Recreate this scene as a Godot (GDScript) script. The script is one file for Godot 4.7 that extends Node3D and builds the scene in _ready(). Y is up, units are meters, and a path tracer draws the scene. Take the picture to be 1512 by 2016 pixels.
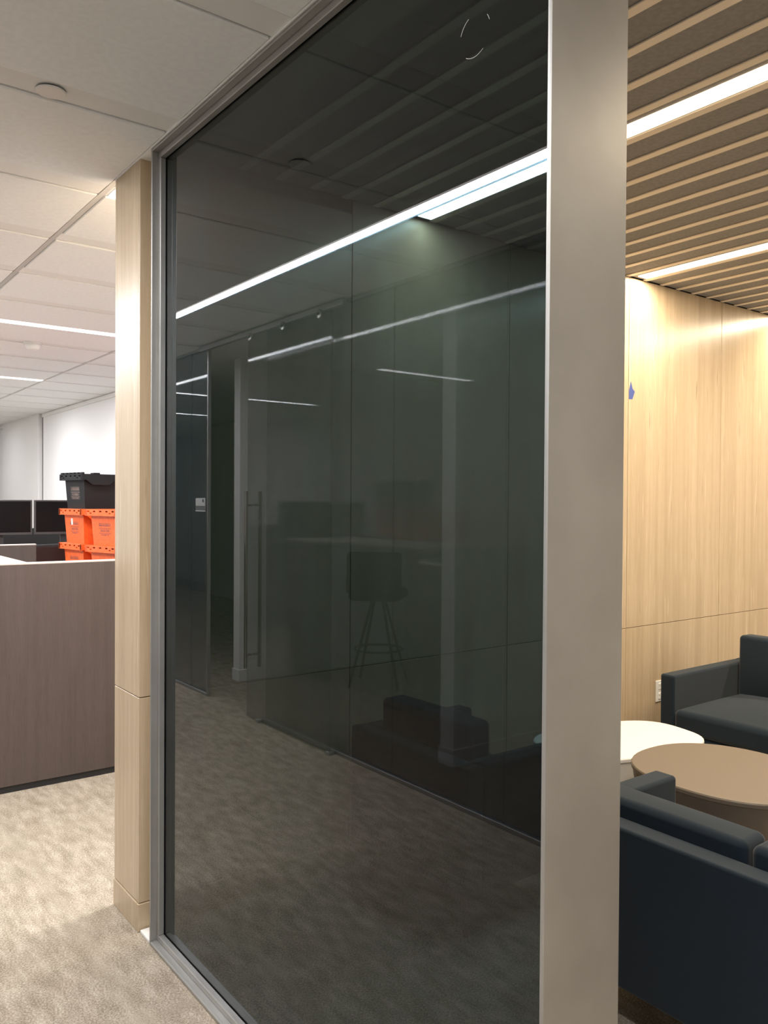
extends Node3D
# x runs across the corridor (towards the lounge), y is up, -z runs along the corridor.

const HC := 2.733      # corridor ceiling
const HL := 2.787      # underside of the lounge slats
const NF := 1.055      # corridor face of the glass partition
const NB := 1.264      # lounge side of the glass partition
const PW := 2.83       # lounge face of the timber wall
const PC := 3.083      # office face of the timber wall
const NW := -0.57      # glass fronts across the corridor
const PB := -2.6       # end of the place behind the camera
const PE := 16.0       # far end of the open office

var M := {}
var cache := {}
var counts := {}
var rng := RandomNumberGenerator.new()

func V(n: float, y: float, p: float) -> Vector3:
	return Vector3(n, y, -p)

func lin(r: float, g: float, b: float, a := 1.0) -> Color:
	var c := Color(r, g, b).linear_to_srgb()
	c.a = a
	return c

# ------------------------------------------------------------------ mesh helpers
func tri(st: SurfaceTool, a: Vector3, b: Vector3, c: Vector3, na: Vector3, nb: Vector3, nc: Vector3) -> void:
	var flip := (b - a).cross(c - a).dot(na + nb + nc) > 0.0
	for k in ([0, 2, 1] if flip else [0, 1, 2]):
		st.set_normal([na, nb, nc][k])
		st.add_vertex([a, b, c][k])

func flat(st: SurfaceTool, a: Vector3, b: Vector3, c: Vector3, out: Vector3) -> void:
	var n := (b - a).cross(c - a).normalized()
	if n.dot(out) < 0.0:
		n = -n
	tri(st, a, b, c, n, n, n)

func quad(st: SurfaceTool, a: Vector3, b: Vector3, c: Vector3, d: Vector3, out: Vector3) -> void:
	flat(st, a, b, c, out)
	flat(st, a, c, d, out)

func begin() -> SurfaceTool:
	var st := SurfaceTool.new()
	st.begin(Mesh.PRIMITIVE_TRIANGLES)
	return st

func add_cbox(st: SurfaceTool, at: Vector3, size: Vector3, b: float) -> void:
	var h := size * 0.5
	b = minf(b, minf(h.x, minf(h.y, h.z)) * 0.6)
	var v := func(ax: int, s: Vector3) -> Vector3:
		var q := Vector3(s.x * (h.x - b), s.y * (h.y - b), s.z * (h.z - b))
		q[ax] = s[ax] * h[ax]
		return at + q
	for ax in 3:
		var u := (ax + 1) % 3
		var w := (ax + 2) % 3
		for s in [-1.0, 1.0]:
			var c := []
			for k in [[-1, -1], [1, -1], [1, 1], [-1, 1]]:
				var e := Vector3.ZERO
				e[ax] = s
				e[u] = k[0]
				e[w] = k[1]
				c.append(v.call(ax, e))
			var o := Vector3.ZERO
			o[ax] = s
			quad(st, c[0], c[1], c[2], c[3], o)
		for su in [-1.0, 1.0]:
			for sw in [-1.0, 1.0]:
				var e0 := Vector3.ZERO
				e0[u] = su
				e0[w] = sw
				var e1 := e0
				e0[ax] = -1.0
				e1[ax] = 1.0
				var o2 := Vector3.ZERO
				o2[u] = su
				o2[w] = sw
				quad(st, v.call(u, e0), v.call(u, e1), v.call(w, e1), v.call(w, e0), o2)
	for sx in [-1.0, 1.0]:
		for sy in [-1.0, 1.0]:
			for sz in [-1.0, 1.0]:
				var s3 := Vector3(sx, sy, sz)
				flat(st, v.call(0, s3), v.call(1, s3), v.call(2, s3), s3)

func cbox(size: Vector3, b := 0.002) -> ArrayMesh:
	var key := "c%s%s" % [size, b]
	if not cache.has(key):
		var st := begin()
		add_cbox(st, Vector3.ZERO, size, b)
		cache[key] = st.commit()
	return cache[key]

# a soft box; crown swells its top, belly its +x face
func softbox(size: Vector3, r: float, crown := 0.0, belly := 0.0, seg := 5) -> ArrayMesh:
	var key := "s%s%s%s%s" % [size, r, crown, belly]
	if cache.has(key):
		return cache[key]
	var h := size * 0.5
	r = minf(r, minf(h.x, minf(h.y, h.z)))
	var st := begin()
	var ticks := func(a: float) -> Array:
		var t := []
		for k in seg + 1:
			t.append(-a + r * (1.0 - tan((1.0 - float(k) / seg) * PI / 4.0)))
		for k in range(1, 8):
			t.append(lerpf(-a + r, a - r, k / 8.0))
		for k in seg + 1:
			t.append(a - r + r * tan(float(k) / seg * PI / 4.0))
		return t
	var place := func(q: Vector3) -> Array:
		var inner := Vector3(clampf(q.x, -h.x + r, h.x - r), clampf(q.y, -h.y + r, h.y - r), clampf(q.z, -h.z + r, h.z - r))
		var d := (q - inner).normalized()
		var o := inner + d * r
		var fx := 1.0 - pow(absf(o.x / h.x), 2.0)
		var fz := 1.0 - pow(absf(o.z / h.z), 2.0)
		var fy := 1.0 - pow(absf(o.y / h.y), 2.0)
		if d.y > 0.0:
			o.y += crown * fx * fz * d.y
			d += Vector3(2.0 * o.x / (h.x * h.x) * fz, 0, 2.0 * o.z / (h.z * h.z) * fx) * crown * maxf(d.y, 0.0)
		if d.x > 0.0:
			o.x += belly * fy * fz * d.x
			d += Vector3(0, 2.0 * o.y / (h.y * h.y) * fz, 2.0 * o.z / (h.z * h.z) * fy) * belly * maxf(d.x, 0.0)
		return [o, d.normalized()]
	for ax in 3:
		var u := (ax + 1) % 3
		var w := (ax + 2) % 3
		var tu: Array = ticks.call(h[u])
		var tw: Array = ticks.call(h[w])
		for s in [-1.0, 1.0]:
			var g := []
			for i in tu.size():
				var row := []
				for j in tw.size():
					var q := Vector3.ZERO
					q[ax] = s * h[ax]
					q[u] = tu[i]
					q[w] = tw[j]
					row.append(place.call(q))
				g.append(row)
			for i in tu.size() - 1:
				for j in tw.size() - 1:
					var a = g[i][j]
					var b = g[i + 1][j]
					var c = g[i + 1][j + 1]
					var e = g[i][j + 1]
					tri(st, a[0], b[0], c[0], a[1], b[1], c[1])
					tri(st, a[0], c[0], e[0], a[1], c[1], e[1])
	cache[key] = st.commit()
	return cache[key]

# profile of [radius, y] turned about y
func lathe(profile: Array, seg := 32) -> ArrayMesh:
	var st := begin()
	add_lathe(st, profile, Vector3.ZERO, seg)
	return st.commit()

func add_lathe(st: SurfaceTool, profile: Array, at: Vector3, seg := 32) -> void:
	for i in profile.size() - 1:
		var r0: float = profile[i][0]
		var y0: float = profile[i][1]
		var r1: float = profile[i + 1][0]
		var y1: float = profile[i + 1][1]
		var d := Vector2(y1 - y0, r0 - r1)
		if d.length() < 1e-7:
			continue
		d = d.normalized()
		for k in seg:
			var a0 := TAU * k / seg
			var a1 := TAU * (k + 1) / seg
			var c0 := Vector3(cos(a0), 0, sin(a0))
			var c1 := Vector3(cos(a1), 0, sin(a1))
			var n0 := c0 * d.x + Vector3(0, d.y, 0)
			var n1 := c1 * d.x + Vector3(0, d.y, 0)
			var p00 := at + c0 * r0 + Vector3(0, y0, 0)
			var p01 := at + c1 * r0 + Vector3(0, y0, 0)
			var p10 := at + c0 * r1 + Vector3(0, y1, 0)
			var p11 := at + c1 * r1 + Vector3(0, y1, 0)
			if r0 > 1e-5:
				tri(st, p00, p01, p11, n0, n1, n1)
			if r1 > 1e-5:
				tri(st, p00, p11, p10, n0, n1, n0)

func tube(points: Array, r: float, seg := 10, closed := false) -> ArrayMesh:
	var st := begin()
	add_tube(st, points, r, seg, closed)
	return st.commit()

func add_tube(st: SurfaceTool, points: Array, r: float, seg := 10, closed := false) -> void:
	var rings := []
	var n := points.size()
	for i in n:
		var a: Vector3 = points[(i - 1 + n) % n] if closed else points[maxi(i - 1, 0)]
		var b: Vector3 = points[(i + 1) % n] if closed else points[mini(i + 1, n - 1)]
		var t := (b - a).normalized()
		var side := t.cross(Vector3.UP if absf(t.y) < 0.9 else Vector3.RIGHT).normalized()
		var up := side.cross(t)
		var ring := []
		for k in seg:
			var d := side * cos(TAU * k / seg) + up * sin(TAU * k / seg)
			ring.append([points[i] + d * r, d])
		rings.append(ring)
	for i in (n if closed else n - 1):
		for k in seg:
			var a = rings[i][k]
			var b = rings[i][(k + 1) % seg]
			var c = rings[(i + 1) % n][(k + 1) % seg]
			var e = rings[(i + 1) % n][k]
			tri(st, a[0], b[0], c[0], a[1], b[1], c[1])
			tri(st, a[0], c[0], e[0], a[1], c[1], e[1])
	if not closed:
		for end in [0, n - 1]:
			var o: Vector3 = (points[0] - points[1]) if end == 0 else (points[n - 1] - points[n - 2])
			for k in seg:
				flat(st, points[end], rings[end][k][0], rings[end][(k + 1) % seg][0], o)

# an outline in (x, z) carried up through [y, scale] rings, closed at both ends
func loft(outline: Array, rings: Array) -> ArrayMesh:
	var st := begin()
	var n := outline.size()
	for i in rings.size() - 1:
		for k in n:
			var a: Vector2 = outline[k]
			var b: Vector2 = outline[(k + 1) % n]
			var na := (outline[(k + 1) % n] - outline[(k - 1 + n) % n]) as Vector2
			var nb := (outline[(k + 2) % n] - outline[k]) as Vector2
			var slope: float = (rings[i][1] - rings[i + 1][1]) * 0.4
			var rise: float = rings[i + 1][0] - rings[i][0]
			var va := Vector3(na.y, 0, -na.x).normalized()
			var vb := Vector3(nb.y, 0, -nb.x).normalized()
			if va.dot(Vector3(a.x, 0, a.y)) < 0.0:
				va = -va
				vb = -vb
			va = (va * rise + Vector3.UP * slope).normalized() * signf(rise if rise != 0.0 else 1.0)
			vb = (vb * rise + Vector3.UP * slope).normalized() * signf(rise if rise != 0.0 else 1.0)
			var q0 := Vector3(a.x * rings[i][1], rings[i][0], a.y * rings[i][1])
			var q1 := Vector3(b.x * rings[i][1], rings[i][0], b.y * rings[i][1])
			var q2 := Vector3(b.x * rings[i + 1][1], rings[i + 1][0], b.y * rings[i + 1][1])
			var q3 := Vector3(a.x * rings[i + 1][1], rings[i + 1][0], a.y * rings[i + 1][1])
			tri(st, q0, q1, q2, va, vb, vb)
			tri(st, q0, q2, q3, va, vb, va)
	for e in [0, rings.size() - 1]:
		var y: float = rings[e][0]
		var s: float = rings[e][1]
		for k in n:
			var a2: Vector2 = outline[k] * s
			var b2: Vector2 = outline[(k + 1) % n] * s
			flat(st, Vector3(0, y, 0), Vector3(a2.x, y, a2.y), Vector3(b2.x, y, b2.y), Vector3.DOWN if e == 0 else Vector3.UP)
	return st.commit()

# a polygon in (x, y) given thickness along z
func slab(poly: Array, thick: float) -> ArrayMesh:
	var st := begin()
	var pts := PackedVector2Array(poly)
	var idx := Geometry2D.triangulate_polygon(pts)
	var h := thick * 0.5
	for s in [-1.0, 1.0]:
		for i in idx.size() / 3:
			var q := []
			for k in 3:
				var w := pts[idx[i * 3 + k]]
				q.append(Vector3(w.x, w.y, s * h))
			flat(st, q[0], q[1], q[2], Vector3(0, 0, s))
	var mid := Vector2.ZERO
	for w in pts:
		mid += w / pts.size()
	for k in pts.size():
		var a := pts[k]
		var b := pts[(k + 1) % pts.size()]
		var o := (a + b) * 0.5 - mid
		quad(st, Vector3(a.x, a.y, -h), Vector3(b.x, b.y, -h), Vector3(b.x, b.y, h), Vector3(a.x, a.y, h), Vector3(o.x, o.y, 0))
	return st.commit()

func superellipse(a: float, b: float, e: float, n := 48) -> Array:
	var o := []
	for k in n:
		var t := TAU * k / n
		var c := cos(t)
		var s := sin(t)
		o.append(Vector2(a * signf(c) * pow(absf(c), 2.0 / e), b * signf(s) * pow(absf(s), 2.0 / e)))
	return o

# ------------------------------------------------------------------ object helpers
func numbered(called: String) -> String:
	counts[called] = counts.get(called, -1) + 1
	return called if counts[called] == 0 else "%s_%03d" % [called, counts[called]]

func thing(called: String, label: String, category: String, at := Vector3.ZERO, turn := 0.0, group := "") -> Node3D:
	var o := Node3D.new()
	o.name = numbered(called)
	add_child(o)
	o.position = at
	o.rotation.y = turn
	tag(o, label, category, group)
	return o

func tag(o: Node, label: String, category: String, group := "") -> void:
	o.set_meta("label", label)
	o.set_meta("category", category)
	if group:
		o.set_meta("group", group)

func structure(called: String) -> Node3D:
	var o := Node3D.new()
	o.name = numbered(called)
	add_child(o)
	o.set_meta("kind", "structure")
	return o

func part(called: String, mesh: Mesh, mat: Material, parent: Node, at := Vector3.ZERO, rot := Vector3.ZERO) -> MeshInstance3D:
	var o := MeshInstance3D.new()
	o.name = called
	o.mesh = mesh
	o.material_override = mat
	o.position = at
	o.rotation = rot
	o.cast_shadow = GeometryInstance3D.SHADOW_CASTING_SETTING_ON
	parent.add_child(o, true)
	return o

# a chamfered box between two corners given as (n, y, p)
func span(called: String, mat: Material, parent: Node, n0: float, n1: float, y0: float, y1: float, p0: float, p1: float, b := 0.002) -> MeshInstance3D:
	return part(called, cbox(Vector3(absf(n1 - n0), absf(y1 - y0), absf(p1 - p0)), b), mat, parent, V((n0 + n1) / 2, (y0 + y1) / 2, (p0 + p1) / 2))

func copy(o: Node3D, called: String, label: String, at: Vector3, turn: float) -> Node3D:
	var c: Node3D = o.duplicate()
	c.name = numbered(called)
	add_child(c)
	c.position = at
	c.rotation.y = turn
	c.set_meta("label", label)
	return c

# ------------------------------------------------------------------ materials
func mat(color: Color, rough: float, metal := 0.0, spec := 0.5) -> StandardMaterial3D:
	var m := StandardMaterial3D.new()
	m.albedo_color = color
	m.roughness = rough
	m.metallic = metal
	m.metallic_specular = spec
	return m

func noise_bytes(w: int, h: int, freq: float, seed_: int, oct := 3) -> PackedByteArray:
	var f := FastNoiseLite.new()
	f.seed = seed_
	f.frequency = freq
	f.noise_type = FastNoiseLite.TYPE_SIMPLEX_SMOOTH
	f.fractal_octaves = oct
	var im := f.get_seamless_image(w, h)
	im.convert(Image.FORMAT_L8)
	return im.get_data()

func stretched(w: int, h: int, sw: int, sh: int, freq: float, seed_: int, oct := 3) -> PackedByteArray:
	var f := FastNoiseLite.new()
	f.seed = seed_
	f.frequency = freq
	f.noise_type = FastNoiseLite.TYPE_SIMPLEX_SMOOTH
	f.fractal_octaves = oct
	var im := f.get_seamless_image(sw, sh)
	im.convert(Image.FORMAT_L8)
	im.resize(w, h, Image.INTERPOLATE_CUBIC)
	return im.get_data()

func tex(w: int, h: int, data: PackedByteArray, rgb := true) -> ImageTexture:
	return ImageTexture.create_from_image(Image.create_from_data(w, h, false, Image.FORMAT_RGB8 if rgb else Image.FORMAT_L8, data))

func put_color(d: PackedByteArray, at: int, c: Color) -> void:
	d[at] = clampi(int(c.r * 255.0), 0, 255)
	d[at + 1] = clampi(int(c.g * 255.0), 0, 255)
	d[at + 2] = clampi(int(c.b * 255.0), 0, 255)

func triplanar(m: StandardMaterial3D, sx: float, sy: float, sz: float) -> void:
	m.uv1_triplanar = true
	m.uv1_world_triplanar = true
	m.uv1_triplanar_sharpness = 8.0
	m.uv1_scale = Vector3(sx, sy, sz)

func carpet_material() -> StandardMaterial3D:
	var w := 1024
	var coarse := noise_bytes(w, w, 0.006, 11, 3)
	var patch := stretched(w, w, 1024, 512, 0.020, 12, 4)
	var streak := stretched(w, w, 1024, 256, 0.03, 13, 3)
	var fine := noise_bytes(w, w, 0.18, 14, 2)
	var grain := noise_bytes(w, w, 0.45, 15, 1)
	var d := PackedByteArray()
	d.resize(w * w * 3)
	var bump := PackedByteArray()
	bump.resize(w * w)
	var dark := lin(0.205, 0.168, 0.118)
	var light := lin(0.54, 0.47, 0.375)
	var rose := lin(0.52, 0.425, 0.345)
	for i in w * w:
		var v := (patch[i] * 0.17 + streak[i] * 0.17 + fine[i] * 0.40 + grain[i] * 0.26) / 255.0
		v = clampf((v - 0.5) * 2.3 + 0.50, 0.0, 1.0)
		var c := dark.lerp(light, v)
		var r := clampf((coarse[i] / 255.0 - 0.42) * 2.2, 0.0, 1.0)
		c = c.lerp(dark.lerp(rose, v), r * 0.7)
		put_color(d, i * 3, c)
		bump[i] = int(clampf(fine[i] * 0.5 + grain[i] * 0.5, 0, 255))
	var m := mat(Color.WHITE, 0.95, 0.0, 0.15)
	m.albedo_texture = tex(w, w, d)
	m.heightmap_enabled = true
	m.heightmap_texture = tex(w, w, bump, false)
	m.heightmap_scale = 0.35
	triplanar(m, 0.62, 0.62, 0.62)
	return m

func wood_material() -> StandardMaterial3D:
	var w := 1024
	var broad := stretched(w, w, 1024, 32, 0.009, 21, 2)
	var mid := stretched(w, w, 1024, 48, 0.03, 22, 3)
	var fine := stretched(w, w, 1024, 96, 0.16, 23, 2)
	var fleck := stretched(w, w, 1024, 200, 0.035, 24, 2)
	var pale := stretched(w, w, 1024, 160, 0.028, 25, 2)
	var d := PackedByteArray()
	d.resize(w * w * 3)
	var dark := lin(0.42, 0.315, 0.20)
	var light := lin(0.60, 0.475, 0.33)
	var knot := lin(0.20, 0.135, 0.08)
	var blond := lin(0.70, 0.56, 0.39)
	for i in w * w:
		var v := (broad[i] * 0.38 + mid[i] * 0.34 + fine[i] * 0.28) / 255.0
		v = clampf((v - 0.5) * 1.1 + 0.60, 0.0, 1.0)
		var c := dark.lerp(light, v)
		var k := clampf((fleck[i] / 255.0 - 0.80) * 6.0, 0.0, 1.0) * clampf((mid[i] / 255.0 - 0.35) * 3.0, 0.0, 1.0)
		c = c.lerp(knot, k * 0.55)
		var b := clampf((pale[i] / 255.0 - 0.80) * 6.0, 0.0, 1.0)
		c = c.lerp(blond, b * 0.6)
		put_color(d, i * 3, c)
	var m := mat(Color.WHITE, 0.27, 0.0, 0.5)
	m.albedo_texture = tex(w, w, d)
	triplanar(m, 1.05, 0.40, 1.05)
	return m

func grain_material(dark: Color, light: Color, rough: float, scale: Vector3, seed_: int, lw := 512, thin := 32) -> StandardMaterial3D:
	var a := stretched(lw, lw, lw, thin, 0.03, seed_, 3)
	var b := stretched(lw, lw, lw, thin * 2, 0.2, seed_ + 1, 2)
	var d := PackedByteArray()
	d.resize(lw * lw * 3)
	for i in lw * lw:
		put_color(d, i * 3, dark.lerp(light, clampf((a[i] * 0.5 + b[i] * 0.5) / 255.0 * 1.5 - 0.25, 0.0, 1.0)))
	var m := mat(Color.WHITE, rough)
	m.albedo_texture = tex(lw, lw, d)
	triplanar(m, scale.x, scale.y, scale.z)
	return m

func mottled(dark: Color, light: Color, rough: float, metal: float, scale: float, freq: float, seed_: int) -> StandardMaterial3D:
	var w := 512
	var a := noise_bytes(w, w, freq, seed_, 4)
	var d := PackedByteArray()
	d.resize(w * w * 3)
	for i in w * w:
		put_color(d, i * 3, dark.lerp(light, clampf(a[i] / 255.0 * 1.6 - 0.3, 0.0, 1.0)))
	var m := mat(Color.WHITE, rough, metal)
	m.albedo_texture = tex(w, w, d)
	triplanar(m, scale, scale, scale)
	return m

func make_materials() -> void:
	M.carpet = carpet_material()
	M.wood = wood_material()
	M.steel = mottled(lin(0.37, 0.36, 0.335), lin(0.44, 0.43, 0.405), 0.46, 0.65, 0.7, 0.006, 31)
	M.chrome = mat(lin(0.62, 0.61, 0.59), 0.18, 1.0)
	M.aluminium = mat(lin(0.50, 0.50, 0.50), 0.35, 0.9)
	M.tile = mottled(lin(0.86, 0.865, 0.86), lin(0.90, 0.905, 0.90), 0.9, 0.0, 1.3, 0.05, 41)
	M.strip = mat(lin(0.82, 0.81, 0.79), 0.8)
	M.tee = mat(lin(0.52, 0.51, 0.49), 0.6)
	M.white = mat(lin(0.80, 0.79, 0.77), 0.85)
	M.paint = mat(lin(0.84, 0.84, 0.83), 0.8)
	M.shade = mat(lin(0.86, 0.855, 0.85), 0.9)
	M.plastic = mat(lin(0.78, 0.77, 0.74), 0.4)
	M.slat = grain_material(lin(0.84, 0.745, 0.62), lin(0.90, 0.81, 0.69), 0.55, Vector3(2, 2, 0.5), 51)
	M.felt = mottled(lin(0.25, 0.243, 0.240), lin(0.30, 0.292, 0.288), 0.95, 0.0, 1.1, 0.08, 53)
	M.divider = grain_material(lin(0.072, 0.053, 0.045), lin(0.095, 0.071, 0.062), 0.5, Vector3(1.4, 0.7, 1.4), 61)
	M.divider_cap = mat(lin(0.58, 0.50, 0.46), 0.5)
	M.black = mat(lin(0.014, 0.014, 0.015), 0.5)
	M.screen = mat(lin(0.007, 0.008, 0.009), 0.4, 0.0, 0.3)
	M.dark_grey = mat(lin(0.05, 0.05, 0.052), 0.5)
	M.bezel = mat(lin(0.085, 0.085, 0.085), 0.45)
	M.grey = mat(lin(0.22, 0.215, 0.21), 0.45)
	M.orange = mottled(lin(0.83, 0.125, 0.022), lin(0.92, 0.165, 0.034), 0.45, 0.0, 2.0, 0.02, 71)
	M.bin_black = mat(lin(0.017, 0.018, 0.019), 0.5, 0.0, 0.3)
	M.fabric = mottled(lin(0.010, 0.0165, 0.0245), lin(0.020, 0.032, 0.045), 0.95, 0.0, 9.0, 0.2, 81)
	M.fabric.metallic_specular = 0.2
	M.fabric.rim_enabled = true
	M.fabric.rim = 0.35
	M.fabric.rim_tint = 0.6
	M.table_white = mat(lin(0.82, 0.81, 0.79), 0.35)
	M.table_taupe = mat(lin(0.150, 0.122, 0.094), 0.5)
	M.tape = mat(lin(0.055, 0.085, 0.30), 0.7)
	var g := mat(lin(0.042, 0.080, 0.110, 0.0), 0.0, 0.0, 0.60)
	g.transparency = BaseMaterial3D.TRANSPARENCY_ALPHA
	g.refraction_enabled = true
	g.refraction_scale = 0.05
	M.smoked = g
	var c := mat(lin(0.016, 0.022, 0.020, 0.20), 0.0, 0.0, 0.7)
	c.transparency = BaseMaterial3D.TRANSPARENCY_ALPHA
	M.clear = c
	M.residue = mat(lin(0.55, 0.55, 0.52), 0.7)
	M.lens_cool = glow(Color(1.0, 0.965, 0.945), 3.0)
	M.lens_warm = glow(Color(1.0, 0.90, 0.76), 3.0)

func glow(c: Color, e: float) -> StandardMaterial3D:
	var m := mat(Color(0.9, 0.9, 0.9), 0.5)
	m.emission_enabled = true
	m.emission = c
	m.emission_energy_multiplier = e
	return m

# ------------------------------------------------------------------ light and camera
const COOL := Color(0.985, 0.985, 1.0)
const WARM := Color(1.0, 0.93, 0.82)

func setup() -> void:
	var cam := Camera3D.new()
	cam.name = "camera"
	cam.fov = rad_to_deg(2.0 * atan(1008.0 / 1615.55))
	cam.near = 0.05
	cam.far = 100.0
	cam.position = Vector3(0, 1.538, 0)
	cam.rotation = Vector3(-0.0136, -0.6465, 0.0063)
	add_child(cam)
	cam.current = true
	var env := Environment.new()
	env.background_mode = Environment.BG_COLOR
	env.background_color = Color.BLACK
	env.tonemap_mode = Environment.TONE_MAPPER_LINEAR
	env.tonemap_exposure = 1.0
	env.sdfgi_enabled = true
	env.ssao_enabled = true
	env.ssil_enabled = true
	var we := WorldEnvironment.new()
	we.name = "environment"
	we.environment = env
	add_child(we)

# a linear ceiling light: housing, lens and the area light just under the lens
func linear_light(label: String, n0: float, n1: float, p0: float, p1: float, y: float, color: Color, energy: float, lens: Material, group: String) -> Node3D:
	var t := thing("linear_ceiling_light", label, "ceiling light", V((n0 + n1) / 2, y, (p0 + p1) / 2), 0.0, group)
	var w := absf(n1 - n0)
	var l := absf(p1 - p0)
	part("housing", cbox(Vector3(w, 0.03, l), 0.001), M.white, t, Vector3(0, 0.019, 0))
	part("lens", cbox(Vector3(w - 0.006, 0.006, l - 0.006), 0.001), lens, t, Vector3(0, 0.001, 0))
	var a := AreaLight3D.new()
	a.name = "glow"
	a.area_size = Vector2(w - 0.008, l - 0.008)
	a.area_normalize_energy = false
	a.light_energy = energy
	a.light_color = color
	a.area_range = 40.0
	a.area_attenuation = 2.0
	a.shadow_enabled = true
	a.position = Vector3(0, -0.004, 0)
	a.rotation.x = -PI / 2
	t.add_child(a)
	return t

func lights() -> void:
	linear_light("long white linear light running along the corridor ceiling, mirrored highest in dark glass", 0.030, 0.096, PB + 0.2, 9.0, HC, COOL, 39.0, M.lens_cool, "corridor and office lights")
	linear_light("linear light just past the timber wall end, only its glaring tip showing", 1.085, 2.25, 3.219 - 0.045, 3.219 + 0.045, HC, COOL, 80.0, M.lens_cool, "corridor and office lights")
	linear_light("nearer white linear light crossing the open office ceiling", 1.11, 2.25, 5.98 - 0.045, 5.98 + 0.045, HC, COOL, 32.0, M.lens_cool, "corridor and office lights")
	linear_light("farther white linear light crossing the open office ceiling", 0.2, 2.25, 8.74 - 0.045, 8.74 + 0.045, HC, COOL, 32.0, M.lens_cool, "corridor and office lights")
	linear_light("white linear light third along the open office ceiling", 0.9, 2.25, 10.81 - 0.045, 10.81 + 0.045, HC, COOL, 45.0, M.lens_cool, "corridor and office lights")
	linear_light("unseen linear light added near the office end wall to brighten the pilaster", 0.9, 2.25, 13.57 - 0.045, 13.57 + 0.045, HC, COOL, 20.0, M.lens_cool, "corridor and office lights")  # extra fixture added out of view to lift the pilaster
	var names := ["warm linear light nearest the glass in the slatted lounge ceiling", "warm linear light above the white table in the slatted lounge ceiling", "warm linear light farthest from the glass in the slatted lounge ceiling"]
	for k in 3:
		var c := 2.3193 + 1.571 * k
		linear_light(names[k], c - 0.032, c + 0.052, 0.35, 2.80, HL + 0.002, WARM, 32.0, M.lens_warm, "warm lounge lights")

# ------------------------------------------------------------------ the setting
func shell() -> void:
	var floor_ := part("floor", cbox(Vector3(10.6, 0.1, PE - PB + 0.4), 0.001), M.carpet, self, V(1.5, -0.05, (PE + PB) / 2))
	floor_.set_meta("kind", "structure")
	var s := structure("wall_back")
	span("panel", M.paint, s, -3.75, 6.75, 0, 2.95, PB - 0.12, PB)
	s = structure("wall_end")
	span("panel", M.paint, s, -3.75, 3.4, 0, 2.95, PE, PE + 0.12)
	s = structure("wall_left")
	span("panel", M.paint, s, -3.75, -3.6, 0, 2.95, PB, PE)
	s = structure("wall_left")
	span("panel", M.paint, s, NW - 0.14, NW + 0.02, 0, 2.9, 7.3, PE)
	s = structure("wall_right")
	span("panel", M.paint, s, 6.6, 6.75, 0, 2.95, PB, PC)
	s = structure("wall_right")
	span("panel", M.paint, s, 3.15, 3.3, 0, 2.95, PC, PE)
	# pilaster between the shaded windows
	span("pilaster", M.white, s, 3.073, 3.15, 0, 2.9, 12.16, 14.32)
	span("sill", M.white, s, 3.10, 3.15, 0.70, 0.74, PC, 12.16)
	# slab over everything
	s = structure("ceiling")
	span("slab", M.white, s, -3.75, 6.75, 2.84, 2.95, PB - 0.12, PE + 0.12)
	var k0 := -7
	for k in range(k0, 20):
		var c := 2.529 + 0.69 * k
		if c < PB + 0.05 or c > PE - 0.6:
			continue
		var past := c + 0.345 > PC
		# strip between the tile rows, broken by the corridor light
		for r in [[NW, 0.026], [0.100, 1.052]] if c < 9.0 else [[NW, 1.052]]:
			span("strip_panel", M.strip, s, r[0], r[1], HC + 0.006, HC + 0.03, c - 0.052, c + 0.052, 0.001)
		if c > PC:
			for r in [[1.076, 2.25], [2.274, 3.15]]:
				span("strip_panel", M.strip, s, r[0], r[1], HC + 0.006, HC + 0.03, c - 0.052, c + 0.052, 0.001)
		# tiles up to the next strip
		var a := c + 0.058
		var b := c + 0.69 - 0.058
		for r in [[NW, 0.024], [0.102, 1.050]] if c < 8.7 else [[NW, 1.050]]:
			span("ceiling_tile", M.tile, s, r[0], r[1], HC, HC + 0.02, a, b, 0.004)
		if b > PC:
			var a2 := maxf(a, PC + 0.002)
			for r in [[1.078, 2.248], [2.276, 3.15]]:
				span("ceiling_tile", M.tile, s, r[0], r[1], HC, HC + 0.02, a2, b, 0.004)
	span("main_tee", M.tee, s, 1.053, 1.076, HC + 0.004, HC + 0.02, PC, PE, 0.001)
	span("main_tee", M.tee, s, 2.25, 2.274, HC + 0.004, HC + 0.02, PC, PE, 0.001)
	span("soffit_panel", M.tile, s, NW - 3.2, NW - 0.001, HC, HC + 0.03, PB, PE)
	span("soffit_panel", M.tile, s, 1.0505, 1.27, HC, HC + 0.05, PB, PC)
	# lounge ceiling: timber slats under dark felt
	s = structure("ceiling")
	span("felt_panel", M.felt, s, 1.27, 6.6, HL + 0.006, HL + 0.045, PB, PW)
	for k in range(-3, 31):
		var n := 1.7694 + 0.1571 * k
		span("slat", M.slat, s, n - 0.0175, n + 0.0175, HL, HL + 0.006, PB, PW - 0.001, 0.0015)

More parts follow.
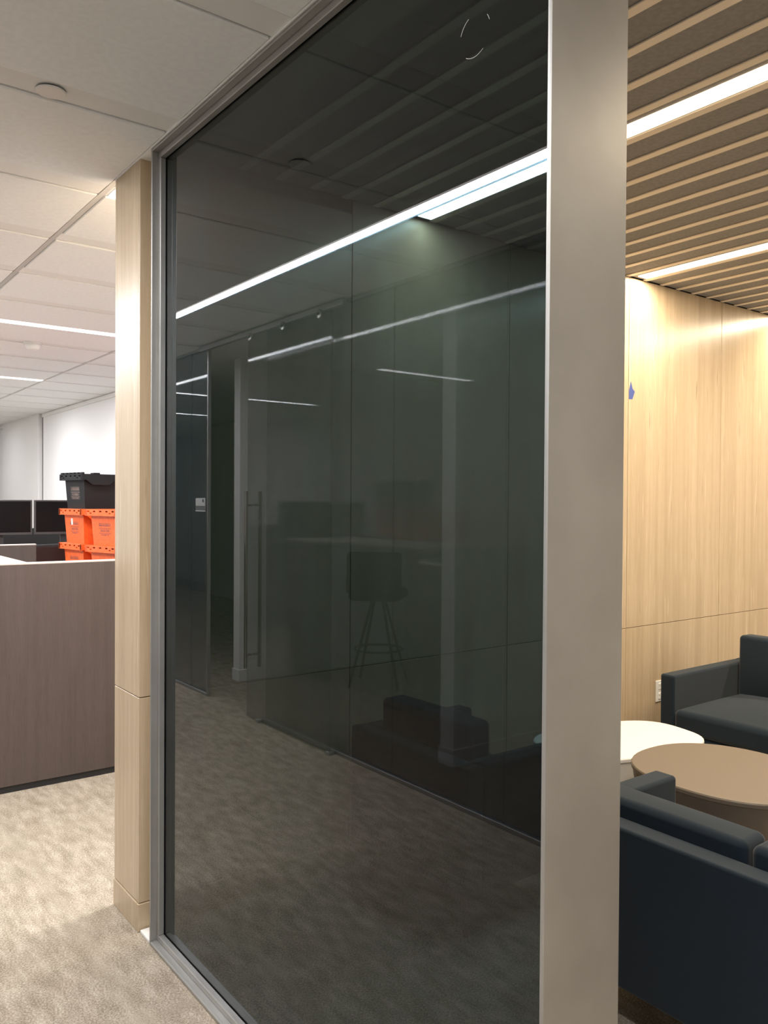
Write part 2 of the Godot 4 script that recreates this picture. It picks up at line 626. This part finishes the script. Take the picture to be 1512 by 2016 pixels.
func timber_wall() -> void:
	var s := structure("wall_far")
	span("core", M.dark_grey, s, NF + 0.016, 6.6, 0, 2.84, PW + 0.016, PC - 0.016)
	var edges := [NF]
	for k in 6:
		edges.append(1.968 + 0.932 * k)
	edges[6] = 6.6
	for k in 6:
		var a: float = edges[k] + (0.0015 if k else 0.0)
		var b: float = edges[k + 1] - 0.0015
		span("wood_panel", M.wood, s, a, b, 0.103, 0.8335, PW, PW + 0.016, 0.001)
		span("wood_panel", M.wood, s, a, b, 0.8365, HL if k else HC, PW, PW + 0.016, 0.001)
		if b < 3.2:
			span("wood_panel", M.wood, s, a, b, 0.103, 0.8335, PC - 0.016, PC, 0.001)
			span("wood_panel", M.wood, s, a, b, 0.8365, HC, PC - 0.016, PC, 0.001)
	# the end of the wall, facing the corridor
	span("wood_panel", M.wood, s, NF, NF + 0.016, 0.103, 0.8335, PW + 0.0165, PC - 0.0165, 0.001)
	span("wood_panel", M.wood, s, NF, NF + 0.016, 0.8365, HC, PW + 0.0165, PC - 0.0165, 0.001)
	s = structure("baseboard_far")
	span("wood_base", M.wood, s, NF - 0.003, 6.6, 0, 0.1, PW - 0.003, PW + 0.015, 0.002)
	span("wood_base", M.wood, s, NF - 0.003, NF + 0.015, 0, 0.1, PW + 0.0155, PC + 0.003, 0.002)

func glass_partition() -> void:
	var t := thing("glass_partition", "floor to ceiling dark smoked glass panel in a brushed steel frame", "glass partition")
	var p0 := 0.941
	var p1 := 2.728
	part("end_panel", cbox(Vector3(NB - NF, HC, 0.009), 0.0025), M.steel, t, V((NB + NF) / 2, HC / 2, p0 + 0.0045))
	part("stile", cbox(Vector3(NB - NF, HC, 0.007), 0.002), M.steel, t, V((NB + NF) / 2, HC / 2, p1 - 0.0035))
	span("top_rail", M.steel, t, NF, NB, HC - 0.010, HC, p0 + 0.009, p1 - 0.007)
	span("bottom_rail", M.steel, t, NF, NB, 0, 0.014, p0 + 0.009, p1 - 0.007, 0.003)
	# glazing stops either side of the pane
	for q in [[1.078, 1.0985], [1.1135, 1.134]]:
		span("glazing_stop", M.steel, t, q[0], q[1], 0.014, 0.034, p0 + 0.009, p1 - 0.007)
		span("glazing_stop", M.steel, t, q[0], q[1], HC - 0.030, HC - 0.010, p0 + 0.009, p1 - 0.007)
		span("glazing_stop", M.steel, t, q[0], q[1], 0.034, HC - 0.030, p1 - 0.025, p1 - 0.007)
		span("glazing_stop", M.steel, t, q[0], q[1], 0.034, HC - 0.030, p0 + 0.009, p0 + 0.016)
	var pane := BoxMesh.new()
	pane.size = Vector3(0.012, HC - 0.03, p1 - p0 - 0.018)
	var g := part("glass_pane", pane, M.smoked, t, V(1.106, HC / 2, (p0 + p1) / 2))
	g.set_meta("label", "dark smoked glass pane mirroring the corridor")
	# remains of a round suction mark high on the pane
	for arc in [[0.30, 0.62], [2.0, 2.8], [4.1, 5.3]]:
		var pts := []
		for k in 9:
			var a := lerpf(arc[0], arc[1], k / 8.0)
			pts.append(Vector3(-0.0066, sin(a) * 0.042, cos(a) * 0.042))
		part("suction_mark", tube(pts, 0.0006, 5), M.residue, g, Vector3(0, 2.44 - HC / 2, -1.175 + (p0 + p1) / 2))

func block() -> void:
	var o := part("bright_floor_patch", cbox(Vector3(0.16, 0.012, 0.085), 0.002), M.plastic, self, V(1.137, 0.006, 2.778))  # pale block added in place of the brightly lit floor in the gap
	tag(o, "small white shim added for the bright floor patch between timber wall and glass frame", "block")

func glass_fronts() -> void:
	# fixed panes across the corridor from the dark glass
	var s := structure("window_1")
	var edges := [PB, -1.7, -0.82, 0.06, 0.94, 1.82, 2.722, 3.584, 5.012]
	for k in edges.size() - 1:
		span("pane", M.clear, s, NW - 0.006, NW + 0.006, 0.02, HC - 0.012, edges[k] + 0.002, edges[k + 1] - 0.002, 0.001)
	for e in [[5.95, 6.261], [6.261, 7.3]]:
		span("pane", M.clear, s, NW - 0.006, NW + 0.006, 0.02, HC - 0.012, e[0] + 0.002, e[1] - 0.002, 0.001)
	for e in [[PB, 5.012], [5.95, 7.3]]:
		span("bottom_track", M.aluminium, s, NW - 0.016, NW + 0.016, 0, 0.024, e[0], e[1])
		span("top_track", M.aluminium, s, NW - 0.016, NW + 0.016, HC - 0.02, HC, e[0], e[1])
	span("edge_channel", M.aluminium, s, NW - 0.014, NW + 0.014, 0.0, HC - 0.03, 5.936, 5.95)
	# sliding door, part open
	var d := structure("door_1")
	var nd := NW + 0.045
	span("pane", M.clear, d, nd - 0.006, nd + 0.006, 0.012, HC - 0.05, 4.138, 5.204, 0.001)
	span("header_rail", M.aluminium, d, nd - 0.012, nd + 0.020, HC - 0.045, HC - 0.008, 4.0, 5.99)
	for p in [4.242, 4.685, 5.137]:
		var r := part("roller", lathe([[0.0, 0.0], [0.026, 0.0], [0.028, 0.006], [0.026, 0.014], [0.012, 0.016], [0.0, 0.016]], 24), M.chrome, d, V(nd + 0.018, HC - 0.06, p), Vector3(0, 0, -PI / 2))
		part("axle", lathe([[0.0, 0.016], [0.008, 0.016], [0.008, 0.022], [0.0, 0.022]], 12), M.dark_grey, r)
	for side in [1.0, -1.0]:
		var h := part("pull_handle", tube([V(0, 0.364, 0), V(0, 1.599, 0)], 0.0125, 14), M.chrome, d, V(nd + 0.055 * side, 0, 5.13))
		for y in [0.457, 1.504]:
			part("standoff", tube([Vector3.ZERO, Vector3(-0.048 * side, 0, 0)], 0.009, 12), M.chrome, h, Vector3(0, y, 0))
	for p in [4.14, 5.03]:
		span("floor_guide", M.aluminium, d, nd - 0.02, nd + 0.02, 0, 0.022, p - 0.02, p + 0.02)

func offices() -> void:
	# rooms behind the glass fronts
	for q in [[3.522, 3.640, -0.97], [6.263, 6.37, -1.0], [0.9, 1.02, -0.97]]:
		var s := structure("wall_partition")
		span("panel", M.paint, s, -3.6, q[2], 0, HC, q[0], q[1], 0.003)
		span("base_trim", M.white, s, -3.6, q[2] + 0.008, 0, 0.1, q[0] - 0.008, q[1] + 0.008)
	for k in 2:
		var o := thing("light_switch", ["white switch plate nearer the glass on the office partition", "white switch plate farther from the glass on the office partition"][k], "light switch", V(-1.16 - 0.13 * k, 1.06, 3.522), 0.0, "switch plates")
		part("plate", cbox(Vector3(0.075, 0.118, 0.006), 0.002), M.plastic, o, Vector3(0, 0, 0.003))
		part("rocker", cbox(Vector3(0.032, 0.066, 0.006), 0.002), M.white, o, Vector3(0, 0, 0.008))
	# name plate on the fixed pane
	var t := thing("room_sign", "small white and grey room sign on the office glass front", "sign", V(NW + 0.006, 1.498, 6.072))
	part("backplate", cbox(Vector3(0.006, 0.108, 0.178), 0.001), M.grey, t, Vector3(0.003, 0, 0))
	part("white_panel", cbox(Vector3(0.003, 0.062, 0.170), 0.0008), M.plastic, t, Vector3(0.0075, 0.021, 0))
	part("edge_strip", cbox(Vector3(0.004, 0.008, 0.178), 0.0008), M.plastic, t, Vector3(0.007, -0.05, 0))
	part("symbol", lathe([[0.0, 0.0], [0.014, 0.0], [0.014, 0.001], [0.0, 0.001]], 20), M.dark_grey, t, Vector3(0.009, 0.032, 0.055), Vector3(0, 0, -PI / 2))
	# tall table and stool in the office
	t = thing("bar_table", "tall round white table in the office behind the sliding door", "table", V(-2.15, 0, 4.75))
	part("table_top", lathe([[0.0, 1.045], [0.33, 1.045], [0.345, 1.055], [0.345, 1.068], [0.338, 1.075], [0.0, 1.075]], 48), M.table_white, t)
	part("column", lathe([[0.03, 0.02], [0.03, 1.045]], 20), M.grey, t)
	part("base", lathe([[0.0, 0.0], [0.24, 0.0], [0.24, 0.008], [0.04, 0.02], [0.0, 0.02]], 40), M.grey, t)
	stool()

func stool() -> void:
	var t := thing("bar_stool", "dark bar stool with rounded shell seat and splayed legs in the office", "stool", V(-1.90, 0, 5.5), 0.85)
	part("seat", softbox(Vector3(0.44, 0.09, 0.42), 0.045, 0.012), M.black, t, Vector3(0, 0.76, 0))
	part("backrest", softbox(Vector3(0.46, 0.34, 0.07), 0.035), M.black, t, Vector3(0, 0.95, 0.19), Vector3(-0.12, 0, 0))
	var ring := []
	for k in 28:
		ring.append(Vector3(cos(TAU * k / 28) * 0.20, 0.30, sin(TAU * k / 28) * 0.20))
	part("foot_ring", tube(ring, 0.009, 8, true), M.black, t)
	for k in 4:
		var a := TAU * (k + 0.5) / 4
		part("leg", tube([Vector3(cos(a) * 0.06, 0.72, sin(a) * 0.06), Vector3(cos(a) * 0.29, 0.0, sin(a) * 0.29)], 0.011, 8), M.black, t)

# ------------------------------------------------------------------ office things
func office() -> void:
	# roller shades over the windows on the right-hand wall
	var b := [[8.45, 12.11], [14.37, 15.9], [5.9, 8.4], [3.15, 5.85]]
	var l := ["broad white roller shade behind the black crate, right of the pale pilaster", "white roller shade left of the pale pilaster at the far end", "white roller shade second along the wall from the timber wall", "white roller shade nearest the timber wall"]
	for k in 4:
		var o := thing("roller_shade", l[k], "window shade", V(3.13, 0.74, (b[k][0] + b[k][1]) / 2), 0.0, "roller shades on the office wall")
		var w: float = b[k][1] - b[k][0]
		part("fabric", cbox(Vector3(0.004, 1.93, w), 0.001), M.shade, o, Vector3(0, 0.99, 0))
		part("hem_bar", cbox(Vector3(0.014, 0.025, w), 0.003), M.shade, o, Vector3(0, 0.014, 0))
		part("cassette", cbox(Vector3(0.04, 0.05, w), 0.004), M.white, o, Vector3(-0.002, 1.965, 0))
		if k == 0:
			part("dark_gap", cbox(Vector3(0.01, 1.96, 0.05), 0.001), M.black, o, Vector3(0.006, 0.98, -w / 2 - 0.024))  # black strip stands in for the darkness of the gap by the pilaster
	# near divider
	var t := thing("cubicle_divider", "tall brown laminate cubicle divider at left, nearest the corridor carpet", "divider", V(1.5, 0, 4.574), 0.0, "cubicle dividers")
	part("panel", cbox(Vector3(2.1, 1.155, 0.045), 0.002), M.divider, t, Vector3(0, 0.6125, -0.0225))
	part("top_cap", cbox(Vector3(2.1, 0.01, 0.047), 0.002), M.divider_cap, t, Vector3(0, 1.195, -0.0225))
	part("plinth", cbox(Vector3(2.06, 0.035, 0.03), 0.001), M.black, t, Vector3(0, 0.0175, -0.0225))
	# cabinet whose pale top shows behind the divider
	t = thing("storage_cabinet", "cabinet with pale top right behind the near brown divider", "cabinet", V(0.80, 0, 5.5))
	part("body", cbox(Vector3(0.60, 1.13, 1.7), 0.003), M.divider, t, Vector3(0.0, 0.605, 0))
	part("top", cbox(Vector3(0.66, 0.025, 1.76), 0.004), M.divider_cap, t, Vector3(0.0, 1.183, 0))
	part("plinth", cbox(Vector3(0.56, 0.04, 1.66), 0.001), M.black, t, Vector3(0, 0.02, 0))
	t = thing("cubicle_divider", "shorter brown divider in front of the two monitors", "divider", V(1.37, 0, 6.46), 0.0, "cubicle dividers")
	part("panel", cbox(Vector3(0.5, 1.155, 0.045), 0.002), M.divider, t, Vector3(0, 0.6125, -0.0225))
	part("top_cap", cbox(Vector3(0.5, 0.01, 0.047), 0.002), M.divider_cap, t, Vector3(0, 1.195, -0.0225))
	part("plinth", cbox(Vector3(0.48, 0.035, 0.03), 0.001), M.black, t, Vector3(0, 0.0175, -0.0225))
	# standing desk with two monitors
	t = thing("desk", "dark standing desk under the two black monitors", "desk", V(1.95, 0, 8.45))
	part("desk_top", cbox(Vector3(1.7, 0.03, 0.7), 0.004), M.dark_grey, t, Vector3(0, 1.045, 0))
	for sx in [-0.75, 0.75]:
		part("leg", cbox(Vector3(0.07, 1.0, 0.07), 0.004), M.grey, t, Vector3(sx, 0.53, 0))
		part("foot", cbox(Vector3(0.08, 0.03, 0.62), 0.004), M.grey, t, Vector3(sx, 0.015, 0))
	part("modesty_panel", cbox(Vector3(1.4, 0.4, 0.02), 0.004), M.dark_grey, t, Vector3(0, 0.82, -0.30))
	var m := monitor("left black monitor above the brown cubicle divider", V(1.77, 1.06, 8.32))
	copy(m, "monitor", "right black monitor partly hidden behind the orange crates", V(2.345, 1.06, 8.32), -0.03)
	t = thing("cubicle_divider", "dark grey desk screen behind the two monitors", "divider", V(1.9, 0, 8.88), 0.0, "cubicle dividers")
	part("panel", cbox(Vector3(2.2, 1.20, 0.045), 0.002), M.dark_grey, t, Vector3(0, 0.635, -0.0225))
	part("plinth", cbox(Vector3(2.16, 0.035, 0.03), 0.001), M.black, t, Vector3(0, 0.0175, -0.0225))
	# task chair
	t = thing("task_chair", "black task chair back between the short divider and orange crates", "chair", V(1.93, 0, 7.72), 0.3)
	part("backrest", softbox(Vector3(0.44, 0.52, 0.07), 0.035), M.black, t, Vector3(0, 0.88, 0.2), Vector3(-0.1, 0, 0))
	part("seat", softbox(Vector3(0.48, 0.09, 0.46), 0.04, 0.01), M.black, t, Vector3(0, 0.5, -0.05))
	part("column", lathe([[0.03, 0.1], [0.03, 0.46]], 16), M.dark_grey, t)
	for k in 5:
		var a := TAU * k / 5
		var leg := part("leg", tube([Vector3(0, 0.1, 0), Vector3(cos(a) * 0.29, 0.075, sin(a) * 0.29)], 0.018, 8), M.dark_grey, t)
		part("caster", lathe([[0.0, 0.0], [0.02, 0.0], [0.028, 0.02], [0.028, 0.04], [0.02, 0.06], [0.0, 0.06]], 14), M.black, leg, Vector3(cos(a) * 0.28, 0.0, sin(a) * 0.28))
	crates()
	# sprinkler cover and detector on the ceiling
	t = thing("sprinkler_cover", "round white sprinkler cover on the near ceiling strip", "sprinkler", V(0.674, HC + 0.006, 2.529))
	part("cover_disc", lathe([[0.0, -0.010], [0.040, -0.010], [0.0425, -0.008], [0.0425, -0.006], [0.040, -0.005]], 36), M.plastic, t)
	part("collar", lathe([[0.034, -0.007], [0.034, 0.0]], 36), M.dark_grey, t)
	t = thing("smoke_detector", "white dome detector under the open office ceiling", "detector", V(1.646, HC + 0.006, 6.67))
	part("base", lathe([[0.0, -0.02], [0.066, -0.02], [0.068, -0.005], [0.068, 0.0], [0.0, 0.0]], 32), M.plastic, t)
	part("dome", lathe([[0.0, -0.066], [0.02, -0.064], [0.04, -0.055], [0.052, -0.038], [0.055, -0.02]], 32), M.plastic, t)

func monitor(label: String, at: Vector3) -> Node3D:
	var t := thing("monitor", label, "monitor", at, 0.02, "pair of monitors")
	part("bezel", cbox(Vector3(0.555, 0.335, 0.025), 0.004), M.bezel, t, Vector3(0, 0.298, 0))
	part("screen", cbox(Vector3(0.525, 0.295, 0.004), 0.001), M.screen, t, Vector3(0, 0.304, 0.0125))
	part("neck", cbox(Vector3(0.06, 0.24, 0.02), 0.004), M.dark_grey, t, Vector3(0, 0.13, -0.04))
	part("foot", softbox(Vector3(0.24, 0.016, 0.18), 0.008), M.dark_grey, t, Vector3(0, 0.008, -0.02))
	return t

func print_texture(back: Color, ink: Color, seed_: int) -> ImageTexture:
	# worn, unreadable printed lines
	var im := Image.create(96, 96, false, Image.FORMAT_RGB8)
	im.fill(back)
	rng.seed = seed_
	for row in [[8, 30, 6, 90], [42, 46, 4, 92], [52, 68, 16, 80], [76, 80, 6, 90], [84, 94, 18, 78]]:
		var x: int = row[2]
		while x < row[3]:
			var w := rng.randi_range(3, 9)
			var c := ink.lerp(back, rng.randf_range(0.0, 0.35))
			im.fill_rect(Rect2i(x, row[0] + rng.randi_range(0, 1), w, row[1] - row[0]), c)
			if row[1] - row[0] > 6:
				im.fill_rect(Rect2i(x + 2, row[0] + 4, maxi(w - 4, 1), maxi((row[1] - row[0]) / 3, 2)), back)
			x += w + (0 if row[1] - row[0] < 6 else rng.randi_range(1, 3))
	return ImageTexture.create_from_image(im)

# tote crate with attached lid: +x is the printed end, z the long axis is x. Origin at its base, under the rim corner at (0, 0).
func crate(label: String, body: Material, print_mat: Material, at: Vector3, turn: float, group: String, lidded: bool) -> Node3D:
	var t := thing("moving_crate", label, "crate", at, turn, group)
	var L := 0.61      # along local -x (away from the printed end)
	var W := 0.42      # along local z
	var hh := 0.291
	# tapered tub
	var st := begin()
	var ring := func(y: float, i: float) -> Array:
		return [Vector3(i, y, i), Vector3(L - i, y, i), Vector3(L - i, y, W - i), Vector3(i, y, W - i)]
	var lo: Array = ring.call(0.0, 0.050)
	var hi: Array = ring.call(hh - 0.036, 0.034)
	for k in 4:
		var j := (k + 1) % 4
		var o: Vector3 = (lo[k] + lo[j]) / 2 - Vector3(L / 2, 0, W / 2)
		quad(st, lo[k], lo[j], hi[j], hi[k], Vector3(o.x, 0, o.z))
	quad(st, lo[0], lo[1], lo[2], lo[3], Vector3.DOWN)
	quad(st, hi[0], hi[1], hi[2], hi[3], Vector3.UP)
	part("tub", st.commit(), body, t)
	# rim; the printed end is a plate pierced by slots in front of the inner rail
	var rim := begin()
	add_cbox(rim, Vector3(L / 2, hh - 0.026, 0.014), Vector3(L, 0.052, 0.028), 0.003)
	add_cbox(rim, Vector3(L / 2, hh - 0.026, W - 0.014), Vector3(L, 0.052, 0.028), 0.003)
	add_cbox(rim, Vector3(L - 0.014, hh - 0.026, W / 2), Vector3(0.028, 0.052, W), 0.003)
	var upper := []
	for k in 5:
		upper.append([0.045 + 0.082 * k, 0.030])
	for band in [[0.0, 0.011, []], [0.011, 0.022, upper], [0.022, 0.027, []], [0.027, 0.036, [[0.078, 0.022], [0.335, 0.022]]], [0.036, 0.052, []]]:
		var z0 := 0.0
		for h in band[2]:
			add_cbox(rim, Vector3(0.0025, hh - (band[0] + band[1]) / 2, (z0 + h[0] - h[1] / 2) / 2), Vector3(0.005, band[1] - band[0], h[0] - h[1] / 2 - z0), 0.0002)
			z0 = h[0] + h[1] / 2
		add_cbox(rim, Vector3(0.0025, hh - (band[0] + band[1]) / 2, (z0 + W) / 2), Vector3(0.005, band[1] - band[0], W - z0), 0.0002)
	part("rim", rim.commit(), body, t)
	# flap that hangs from the lid on the long side towards the corridor
	part("lid_flap", slab([Vector2(0.03, 0.0), Vector2(0.09, -0.045), Vector2(0.24, -0.045), Vector2(0.29, 0.0)], 0.006), body, t, Vector3(0, hh - 0.045, W + 0.0035))
	# lid halves
	part("lid_half", cbox(Vector3(L - 0.03, 0.010, W / 2 - 0.012), 0.002), body, t, Vector3(L / 2, hh - 0.006, W * 0.25 + 0.002))
	part("lid_half", cbox(Vector3(L - 0.03, 0.010, W / 2 - 0.012), 0.002), body, t, Vector3(L / 2, hh - 0.006, W * 0.75 - 0.002))
	if lidded:
		for k in 6:
			part("hinge_knuckle", cbox(Vector3(0.026, 0.016, 0.036), 0.003), body, t, Vector3(0.016, hh + 0.006, 0.03 + 0.072 * k))
		for q in [[0.14, 0.03], [0.42, 0.05]]:
			part("lid_rib", cbox(Vector3(0.03 + q[1], 0.014, 0.06), 0.004), body, t, Vector3(q[0], hh + 0.005, W - 0.05))
		part("lid_latch", slab([Vector2(-0.09, 0.0), Vector2(0.09, 0.0), Vector2(0.06, 0.022), Vector2(-0.05, 0.022)], 0.07), body, t, Vector3(0.47, hh, W - 0.06))
	# worn print on the end
	var lean := atan((0.050 - 0.034) / (hh - 0.036))
	var pm := QuadMesh.new()
	pm.size = Vector2(0.17, 0.11)
	var q2 := part("print", pm, print_mat, t, Vector3(0.0412, 0.135, W / 2), Vector3(0, -PI / 2, 0))
	q2.rotation = Basis(Vector3(0, 0, 1), lean).get_euler() + Vector3(0, 0, 0)
	q2.basis = Basis(Vector3(0, 0, 1), lean) * Basis(Vector3.UP, -PI / 2)
	return t

func crates() -> void:
	var po := mat(Color.WHITE, 0.5)
	po.albedo_texture = print_texture(lin(0.87, 0.145, 0.028), lin(0.14, 0.045, 0.06), 5)
	var pb := mat(Color.WHITE, 0.5)
	pb.albedo_texture = print_texture(lin(0.017, 0.018, 0.019), lin(0.30, 0.19, 0.15), 6)
	# near rim corners and headings of the two stacks
	var ta := 0.153 
	var tb := 0.28
	var place := func(c: Vector2, a: float) -> Array:
		# local +z points along the printed end towards the near corner; origin is the far rim corner
		return [c, a]
	var l1 := ["lowest of the orange crates under the black crate", "second orange crate up, under the black crate", "third orange crate up, under the black crate", "fourth orange crate up, under the black crate, rim above the divider", "topmost orange crate under the black crate, white sticker on its print"]
	var l2 := ["lowest orange crate of the stack beside the timber wall end", "second orange crate up beside the timber wall end", "third orange crate up beside the timber wall end", "fourth orange crate up beside the timber wall end, rim above the divider", "topmost orange crate beside the timber wall end"]
	var proto: Node3D
	for k in 5:
		var at := V(2.018, 0.291 * k, 7.315)
		if k == 0:
			proto = crate(l1[0], M.orange, po, at, ta, "orange moving crates", false)
		else:
			copy(proto, "moving_crate", l1[k], at, ta)
		copy(proto, "moving_crate", l2[k], V(2.068, 0.291 * k, 6.76), tb)
	var b := crate("black lidded moving crate on top of the orange stack", M.bin_black, pb, V(2.022, 0.291 * 5, 7.31), ta, "", true)
	# sticker on the top crate
	var s := thing("sticker", "small white sticker on the topmost orange crate", "sticker", V(2.018, 0.291 * 4, 7.315), ta)
	part("paper", cbox(Vector3(0.002, 0.055, 0.034), 0.0005), M.plastic, s, Vector3(0.0378, 0.182, 0.17), Vector3(0, 0, 0.0626))

# ------------------------------------------------------------------ lounge things
# sofa facing local +x; back along local z; origin at floor, middle of its back
func sofa(label: String, at: Vector3, turn: float, length: float, depth: float, cushions: int, top: float) -> Node3D:
	var t := thing("sofa", label, "sofa", at, turn, "dark lounge seats")
	var aw := 0.085
	var hb := 0.62
	var inner := length - 2 * aw
	part("base", softbox(Vector3(depth - 0.01, 0.16, length - 0.02), 0.02), M.fabric, t, Vector3(depth / 2, 0.245, 0))
	part("back_frame", softbox(Vector3(0.075, hb - 0.165, length), 0.010), M.fabric, t, Vector3(0.0375, 0.165 + (hb - 0.165) / 2, 0))
	for s in [-1.0, 1.0]:
		part("arm", softbox(Vector3(depth - 0.078, hb - 0.165, aw), 0.014), M.fabric, t, Vector3(0.078 + (depth - 0.078) / 2, 0.165 + (hb - 0.165) / 2, s * (length - aw) / 2))
	var cw := inner / cushions
	for k in cushions:
		var z := -inner / 2 + cw * (k + 0.5)
		part("seat_cushion", softbox(Vector3(depth - 0.10, 0.12, cw - 0.006), 0.03, 0.035), M.fabric, t, Vector3(0.09 + (depth - 0.10) / 2 + 0.02, 0.385, z))
		part("back_cushion", softbox(Vector3(0.115, top - 0.42, cw - 0.012), 0.022, 0.004, 0.03), M.fabric, t, Vector3(0.145, 0.42 + (top - 0.42) / 2, z), Vector3(0, 0, 0.02))
	for sx in [0.06, depth - 0.06]:
		for sz in [-1.0, 1.0]:
			part("leg", lathe([[0.0, 0.0], [0.012, 0.0], [0.018, 0.168], [0.0, 0.168]], 14), M.black, t, Vector3(sx, 0, sz * (length / 2 - 0.07)))
	return t

func drum_table(label: String, at: Vector3, turn: float, a: float, b: float, e: float, h: float, m: Material, taper: float) -> Node3D:
	var t := thing("drum_table", label, "table", at, turn)
	var o := superellipse(a, b, e)
	part("top", loft(o, [[h - 0.022, 0.985], [h - 0.018, 1.0], [h - 0.006, 1.0], [h - 0.001, 0.992], [h, 0.980]]), m, t)
	part("drum", loft(o, [[0.0, taper], [h * 0.5, (taper + 0.97) / 2], [h - 0.022, 0.985]]), m, t)
	return t

func lounge() -> void:
	sofa("dark slate sofa seen from behind, its back to the corridor", V(1.922, 0, 1.105), 0.0, 1.15, 0.525, 2, 0.665)
	sofa("dark slate armchair seen only dimly through the smoked glass", V(1.92, 0, 2.40), 0.0, 0.70, 0.60, 1, 0.74)
	sofa("dark slate sofa facing the corridor beside the timber wall", V(4.66, 0, 1.775), PI, 1.68, 0.82, 2, 0.78)
	drum_table("white rounded drum table brightly lit beside the timber wall", V(3.14, 0, 2.35), -0.20, 0.40, 0.25, 3.0, 0.45, M.table_white, 0.92)
	drum_table("taupe rounded drum table between the two dark sofas", V(2.93, 0, 1.69), 0.0, 0.32, 0.355, 2.3, 0.52, M.table_taupe, 0.80)
	var t := thing("wall_outlet", "white electrical outlet on the timber wall behind the sofa arm", "outlet", V(4.15, 0.444, PW))
	part("plate", cbox(Vector3(0.078, 0.122, 0.006), 0.002), M.plastic, t, Vector3(0, 0, 0.003))
	for y in [-0.028, 0.028]:
		var s := part("socket", cbox(Vector3(0.034, 0.036, 0.004), 0.002), M.white, t, Vector3(0, y, 0.007))
		for x in [-0.007, 0.007]:
			part("slot", cbox(Vector3(0.003, 0.010, 0.001), 0.0003), M.black, s, Vector3(x, 0.004, 0.0022))
	var tp := part("tape_scrap", slab([Vector2(-0.022, -0.048), Vector2(0.010, -0.046), Vector2(0.030, -0.002), Vector2(0.010, 0.012), Vector2(-0.006, 0.052), Vector2(-0.022, 0.0)], 0.001), M.tape, self, V(3.858, 2.16, PW - 0.0006))
	tag(tp, "torn scrap of blue masking tape on the timber wall", "tape")

func _ready() -> void:
	rng.seed = 7
	setup()
	make_materials()
	lights()
	shell()
	timber_wall()
	glass_partition()
	block()
	glass_fronts()
	offices()
	office()
	lounge()
